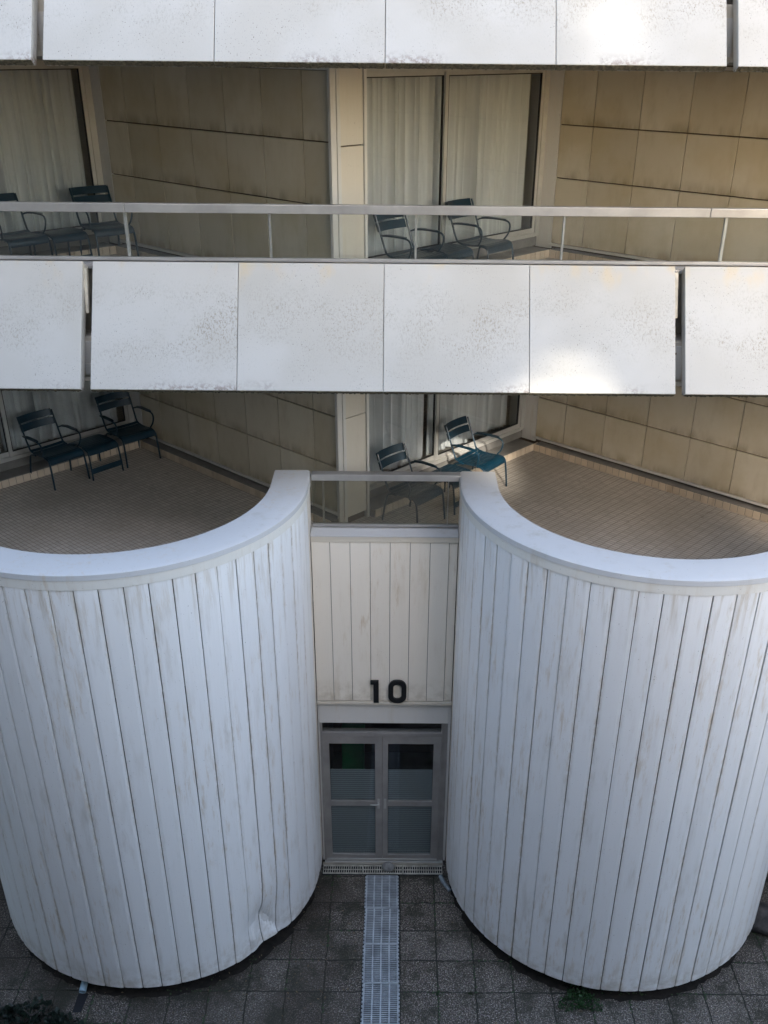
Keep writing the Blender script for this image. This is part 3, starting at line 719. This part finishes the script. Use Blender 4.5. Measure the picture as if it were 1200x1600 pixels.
def make_chair():
    r_ = empty('garden_armchair')
    T = M['teal']
    seat_mb().build('seat', T, r_, smooth=True)
    b = MB()
    for (z0, z1) in ((.665, .755), (.775, .865)):
        def bf(u, v, z0=z0, z1=z1):
            x = (u*2-1)*.235; z = z0+(z1-z0)*v; y = -.30-(z-.5)*.38 - .035*(1-(u*2-1)**2)
            return (x, y, z)
        vs = MB(); vs.grid(bf, 10, 2); n = len(vs.v)
        b.add(vs.v, vs.f); b.add([(x, y+.006, z) for x, y, z in vs.v], [f[::-1] for f in vs.f])
        # close the rim
        def strip(idx):
            for i in range(len(idx)-1):
                p, q = vs.v[idx[i]], vs.v[idx[i+1]]
                b.add([p, q, (q[0], q[1]+.006, q[2]), (p[0], p[1]+.006, p[2])], [(0, 1, 2, 3)])
        strip([i*3 for i in range(11)]); strip([i*3+2 for i in range(11)]); strip([0, 1, 2]); strip([30, 31, 32])
    b.build('backrest', T, r_, smooth=True)
    for sx in (-1, 1):
        p = MB(); p.tube(smooth_path([(sx*.225, -.10, .405), (sx*.228, -.215, .43), (sx*.23, -.262, .50), (sx*.232, -.325, .66), (sx*.232, -.405, .86)], 4), .0115, 8); p.build('back_post', T, r_, smooth=True)
        a = MB(); a.tube(smooth_path([(sx*.236, -.30, .625), (sx*.262, -.25, .642), (sx*.275, -.10, .652), (sx*.278, .06, .650), (sx*.277, .135, .632), (sx*.272, .16, .58), (sx*.262, .145, .50), (sx*.245, .10, .43)], 5), .0105, 8)
        arm = a.build('armrest', T, r_, smooth=True)
        q = MB()
        def af(u, v, sx=sx):
            y = -.27+.36*u; w_ = .026*min(1, .35+u*3)*min(1, .5+(1-u)*6); return (sx*.276+(v*2-1)*w_, y, .668-.002*(v*2-1)**2-(.012*(1-u*4)if u < .25 else 0))
        q.grid(af, 8, 4); nv = list(q.v); q.add([(x, y, z-.012) for x, y, z in nv], [f[::-1] for f in q.f[:32]])
        ed = [0, 1, 2, 3, 4]; 
        def rim(idx):
            for i in range(len(idx)-1):
                p0, p1 = nv[idx[i]], nv[idx[i+1]]; q.add([p0, p1, (p1[0], p1[1], p1[2]-.012), (p0[0], p0[1], p0[2]-.012)], [(0, 1, 2, 3)])
        rim(ed); rim([40+i for i in ed]); rim([i*5 for i in range(9)]); rim([i*5+4 for i in range(9)])
        q.build('arm_pad', T, arm, smooth=True)
        for fb in (True, False):
            l = MB(); l.tube(leg_path(sx, fb), [.0125]*1+[.012]*(len(leg_path(sx, fb))-1), 8); l.build('leg', T, r_, smooth=True)
    s_ = MB(); s_.tube([(-.236, -.19, .39), (.236, -.19, .39)], .009, 6); s_.tube([(-.236, .12, .405), (.236, .12, .405)], .009, 6); s_.build('cross_bar', T, r_, smooth=True)
    return r_
def make_stool():
    r_ = empty('garden_stool'); T = M['teal']
    seat_mb(False).build('seat', T, r_, smooth=True)
    for sx in (-1, 1):
        for fb in (True, False):
            pth = leg_path(sx, fb, False); l = MB(); l.tube(pth, .012, 8); l.build('leg', T, r_, smooth=True)
    s_ = MB(); s_.box(-.243, .243, .262, .268, .085, .165); s_.build('front_stretcher', T, r_, bevel=.002)
    s_ = MB(); s_.tube([(-.24, -.2, .40), (.24, -.2, .40)], .009, 6); s_.build('cross_bar', T, r_)
    return r_
ch = make_chair(); st = make_stool()
z_ = {0: FL[0]+.002, 1: FL[1]+.002}
ROT = R(47.66)                                # chair front (+y local) must face (V): rotate so +y -> V
def face(a=0): return R(-42.34-90+a)
spots = [(-4.68, 12.68, 0, 2, 'dark teal armchair left of the stool on the lower left terrace'),
         (-3.86, 13.50, 0, -3, 'dark teal armchair against the tan wall on the lower left terrace'),
         (1.13, 12.52, 0, 5, 'bright teal armchair above the end of the right round balcony'),
         (.23, 11.46, 0, 2, 'teal armchair half hidden behind the short railing between the towers'),
         (-4.70, 12.72, 1, 0, 'dark armchair cut off at left edge behind the upper glass railing'),
         (-3.82, 13.50, 1, -8, 'dark armchair at upper left window, beside the tan wall'),
         (.20, 11.72, 1, 3, 'blue armchair beside the cream column behind the upper glass railing'),
         (1.05, 12.61, 1, 3, 'blue armchair before the upper curtained window, right of the footstool')]
for i, (x, y, k, a, lb) in enumerate(spots):
    o = ch if i == 0 else copy_tree(ch)
    o.location = (x, y, z_[k]); o.rotation_euler = (0, 0, face(a)); o.scale = (1.1, 1, 1); tag(o, lb, 'chair', 'metal armchairs on the terraces')
spots = [(-4.27, 13.01, 0, 2, 'low dark footstool between two armchairs on the lower left terrace'),
         (-4.28, 13.02, 1, 0, 'low dark footstool behind glass on the upper left terrace'),
         (.545, 12.12, 1, 2, 'low blue footstool between two armchairs on the upper right terrace'),
         (.70, 11.98, 0, 2, 'low footstool behind the dark glass railing between the towers')]
for i, (x, y, k, a, lb) in enumerate(spots):
    o = st if i == 0 else copy_tree(st)
    o.location = (x, y, z_[k]); o.rotation_euler = (0, 0, face(a)); tag(o, lb, 'footstool', 'metal footstools on the terraces')
# ------------------------------------------------------------------ courtyard details
ch_ = MB(); ch_.add([(-.385, 5.5, .004), (.075, 5.5, .004), (.075, 9.80, .004), (-.385, 9.80, .004)], [(0, 1, 2, 3)])
ch_.add([(-.985, 9.80, .005), (.67, 9.80, .005), (.67, 9.985, .005), (-.985, 9.985, .005)], [(0, 1, 2, 3)])
tag(ch_.build('drain_channel', M['void']), 'dark drain channel under the grates', kind='structure')
def make_grate():
    r_ = empty('drain_grate')
    b = MB(); L = .583; W = .205; z0, z1 = .006, .026
    for x in (-W, -W/2, 0, W/2, W): b.box(x-.009, x+.009, 0, L, z0, z1)
    n = 20
    for i in range(n+1):
        y = .006+i*(L-.012)/n; b.box(-W+.0095, W-.0095, y-.0055, y+.0055, z0+.001, z1-.002)
    for sx in (-1, 1):
        for j in range(10):
            y = (j+.5)*L/10; b.box(min(sx*(W+.0095), sx*(W+.022)), max(sx*(W+.0095), sx*(W+.022)), y-.016, y+.016, z0, z1-.003)
    for y in (.0, L): pass
    b.build('grate_bars', M['pvc'], r_, bevel=.003)
    e = MB(); e.box(-W-.0085, W+.0085, -.001, .014, z1-.0025, z1+.003); e.build('joint_strip', M['pvc'], r_, bevel=.002)
    return r_
gr = make_grate()
gl = ['white slotted drain grate, first section out from the door', 'white slotted drain grate, second section out from the door', 'white slotted drain grate, third section out from the door',
      'white slotted drain grate, fourth section, cut by the bottom edge of the photo']
for i in range(4):
    o = gr if i == 0 else copy_tree(gr)
    o.location = (-.160+.004*i, 9.785-.5865*(i+1), 0); o.rotation_euler = (0, 0, R((.3, -.4, .5, -.2)[i])); tag(o, gl[i], 'drain grate', 'white drain grate sections leading to the door')
def cross_grate(x0, x1, lb):
    b = MB(); y0, y1 = 9.815, 9.975; z0, z1 = .008, .022
    b.box(x0, x1, y0, y0+.018, z0, z1); b.box(x0, x1, y1-.018, y1, z0, z1); b.box(x0, x1, (y0+y1)/2-.005, (y0+y1)/2+.005, z0, z1-.002)
    n = int((x1-x0)/.031)
    for i in range(n+1):
        x = x0+.006+(x1-x0-.012)*i/n; b.box(x-.0055, x+.0055, y0+.0185, y1-.0185, z0+.001, z1-.003)
    tag(b.build('threshold_grate', M['pvc_old'], bevel=.002), lb, 'drain grate', 'narrow grates under the door')
cross_grate(-.975, -.43, 'narrow cream slotted grate at the left foot of the door'); cross_grate(-.426, .118, 'narrow cream slotted grate in the middle, under the stone')
cross_grate(.122, .665, 'narrow cream slotted grate at the right foot of the door')
thb = MB(); thb.box(-.985, .68, 9.986, 10.02, .001, .03); tag(thb.build('doorstep', M['soffit'], bevel=.004), 'narrow dirty concrete doorstep strip', 'doorstep')
def blob(cx, cy, rx, ry, rz, seed, name, mat, lift=.0, n=22):
    rnd = random.Random(seed); b = MB(); ks = [(Vector((rnd.uniform(-1, 1), rnd.uniform(-1, 1), rnd.uniform(-1, 1))).normalized(), rnd.uniform(2, 5), rnd.uniform(0, 6)) for _ in range(7)]
    def fn(u, v):
        th = pi*v; ph = 2*pi*u; d = Vector((sin(th)*cos(ph), sin(th)*sin(ph), cos(th))); r = 1+.06*sum(sin(q*d.dot(a)+p) for a, q, p in ks)
        return (cx+rx*r*d.x, cy+ry*r*d.y, max(.003, lift+rz*(.75+r*d.z)))
    b.grid(fn, n, n//2); return b.build(name, mat, smooth=True)
tag(blob(-.075, 9.90, .075, .065, .062, 3, 'stone', M['stone'], .02), 'small grey stone resting on the grate before the door', 'stone')
tag(blob(4.80, 8.98, .30, .22, .15, 5, 'rock', M['rock'], .0, 30), 'dark rounded rock by the right tower foot', 'rock')
pp = MB(); pp.tube(smooth_path([(.635, 9.75, .045), (.68, 9.62, .05), (.75, 9.50, .04)], 4), [.03]*4+[.028]*3+[.024]*2, 10)
tag(pp.build('pipe_offcut', M['pipe'], smooth=True), 'short grey pipe lying beside the right tower foot', 'pipe')
sp = MB(); sp.tube([(-3.70, 8.10, .10), (-3.70, 7.90, .075), (-3.70, 7.84, .06)], .042, 14, caps=False); sp.tube([(-3.70, 8.10, .10), (-3.70, 7.90, .075), (-3.70, 7.845, .06)], .034, 14)
tag(sp.build('drain_spout', M['spout'], smooth=True), 'pale blue pipe spout poking from under the left tower', 'pipe')
sh_ = MB(); sh_.add([(-3.76, 7.60, .005), (-3.66, 7.60, .005), (-3.64, 7.86, .005), (-3.76, 7.86, .005)], [(0, 1, 2, 3)])
tag(sh_.build('gully', M['void']), 'dark gully slot under spout', kind='structure')
# dark strip on the ground round the foot of the towers
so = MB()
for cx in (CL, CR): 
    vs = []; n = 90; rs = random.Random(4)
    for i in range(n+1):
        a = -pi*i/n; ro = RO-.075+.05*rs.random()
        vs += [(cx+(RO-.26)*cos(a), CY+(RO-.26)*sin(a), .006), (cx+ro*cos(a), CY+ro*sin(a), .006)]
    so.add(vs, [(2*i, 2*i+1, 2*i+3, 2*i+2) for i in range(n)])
tag(so.build('dark_foot_strip', M['dark_foot']), 'dark ground strip under the tower edges', kind='structure')
def weed(cx, cy, rad, n, h, name, mat, lab, cat, seed, size=.03, group=None, kind=None):
    rnd = random.Random(seed); b = MB()
    for i in range(n):
        a = rnd.uniform(0, 2*pi); r = rad*math.sqrt(rnd.random())*(1+.35*sin(3*a+seed)); x, y = cx+r*cos(a), cy+r*sin(a)*.8
        hh = h*rnd.uniform(.25, 1)*(1.1-r/rad*.6); lean = Vector((rnd.uniform(-1, 1), rnd.uniform(-1, 1), 0))*hh*.6; s = size*rnd.uniform(.5, 1.2)
        t = Vector((x, y, .005))+lean+Vector((0, 0, hh)); side = Vector((cos(a*7), sin(a*7), rnd.uniform(-.3, .3)))*s*.45
        base = Vector((x, y, .005))+lean*.3+Vector((0, 0, hh*.5))
        d = (t-base).normalized()*s*1.4+Vector((0, 0, -.2*s))
        p0 = t-d*.5; b.add([p0, p0+d*.5+side, p0+d, p0+d*.5-side], [(0, 1, 2, 3)])
    return tag(b.build(name, mat), lab, cat, group, kind)
weed(2.22, 7.80, .22, 900, .09, 'weed_clump', M['leaf'], 'low green weed clump at the foot of the right tower', 'weed', 3, .028)
weed(-4.38, 7.42, .38, 420, .16, 'leafy_plant', M['leaf2'], 'dark leafy plant in the bottom left corner of the photo', 'plant', 5, .07)
weed(-3.85, 7.38, .22, 300, .14, 'leafy_plant', M['leaf2'], 'smaller dark leafy plant below the pale blue spout', 'plant', 8, .06)
weed(.545, 7.89, .05, 70, .035, 'weed_tuft', M['leaf'], 'tiny green weed in the slab joint right of the grate', 'weed', 9, .018)
weed(.93, 7.90, .03, 40, .02, 'weed_tuft', M['moss'], 'tiny moss tuft in slab joint farther right of the grate', 'weed', 10, .014)
def moss_line():
    rnd = random.Random(2); b = MB()
    for i in range(2600):
        if rnd.random() < .5: x = .084+.457*rnd.randint(-10, 10)+rnd.gauss(0, .007); y = rnd.uniform(7.3, 9.7)
        else: y = 7.91-.0+.4665*rnd.randint(-1, 4)+rnd.gauss(0, .007); x = rnd.uniform(-4.5, 4.8)
        if sin(x*5.1+y*3.3)+sin(x*2.3-y*4.7) < .1: continue
        if -.42 < x < .11: continue
        s = rnd.uniform(.004, .013); b.add([(x-s, y-s, .004), (x+s, y-s*.6, .006), (x+s*.7, y+s, .012), (x-s, y+s, .007)], [(0, 1, 2, 3)])
    return b
def litter():
    rnd = random.Random(12); b = MB()
    for i in range(420):
        x = rnd.choice([rnd.gauss(-1.3, .5), rnd.uniform(-4.6, 4.8), rnd.uniform(-4.6, -.5)]); y = rnd.uniform(7.3, 9.75); s = rnd.uniform(.006, .022); a = rnd.uniform(0, 6.3)
        if -.4 < x < .09 and rnd.random() < .8: continue
        d = Vector((cos(a), sin(a), 0))*s; e = Vector((-sin(a), cos(a), 0))*s*.4; c = Vector((x, y, .008 if not -.4 < x < .09 else .031)); u = Vector((0, 0, s*.3))
        b.add([c-d, c+e+u, c+d+u*.4, c-e+u*.6], [(0, 1, 2), (0, 2, 3)])
    return b
M['litter'] = leaf_m('dry_litter', (.05, .03, .015), (.17, .12, .06))
tag(litter().build('leaf_litter', M['litter']), 'brown leaf litter scattered over the paving slabs', 'litter', kind='stuff')
tag(moss_line().build('joint_moss', M['moss']), 'moss growing in the joints between paving slabs', 'moss', kind='stuff')
# ------------------------------------------------------------------ unseen block added behind the camera to shade the courtyard
def add_shade_block():
    O = empty('shade_block', (0, -9, 0)); tag(O, 'tall unseen block added behind the viewer to shade the courtyard', 'building')
    Y0 = -8.0; holes = []
    for (x, y, z, wx, wz) in ((1.66, 9.28, 7.12, .48, .22), (1.78, 9.35, 9.95, .32, .16), (1.74, 9.45, 10.36, .5, .14), (1.12, 12.50, 5.03, 1.0, .62)):  # openings shaped so sunbeams land on chosen panels and one chair
        t = (y-Y0)/(-SUN_DIR.y); p = Vector((x, y, z))+SUN_DIR*t; holes.append((p.x-wx/2, p.x+wx/2, p.z-wz/2, p.z+wz/2))
    xs = sorted(set([-34, 8.4]+[h for q in holes for h in q[:2]])); zs = sorted(set([0, 24]+[h for q in holes for h in q[2:]]))
    b = MB()
    for i in range(len(xs)-1):
        for j in range(len(zs)-1):
            cx, cz = (xs[i]+xs[i+1])/2, (zs[j]+zs[j+1])/2
            if any(h[0] < cx < h[1] and h[2] < cz < h[3] for h in holes): continue
            b.box(xs[i], xs[i+1], Y0-.12, Y0, zs[j], zs[j+1])
    def P(mb, nm_, mt):
        o = mb.build(nm_, mt); o.parent = O; o.matrix_parent_inverse = Matrix.Translation((0, 9, 0)); return o
    P(b, 'wall', M['opp'])
    lw = MB(); lw.box(-34, 30, -7.99, .9, .01, 7.6); P(lw, 'low_shade_mass', M['opp'])  # unseen mass added to darken the lower facade and ground
    rl = MB(); rl.box(-34, 30, .7, .88, 7.61, 8.3); P(rl, 'low_shade_rim', M['opp'])  # raises the edge of the added low mass
    sw = MB(); sw.box(-20, -7.6, .92, 8.4, .01, 10.6); P(sw, 'side_shade_mass', M['opp'])  # unseen mass added to darken the left side
    for fl_ in range(3, 7):
        for c in range(8):
            x = -31+c*4.4; z = .9+fl_*2.9
            if any(x-.1 < h[1] and x+1.9 > h[0] and z-.1 < h[3] and z+1.7 > h[2] for h in holes): continue
            m = MB(); m.box(x, x+1.8, Y0+.002, Y0+.03, z, z+1.6); w_ = P(m, 'window', M['opp_glass'])
    return holes
print('holes', add_shade_block())
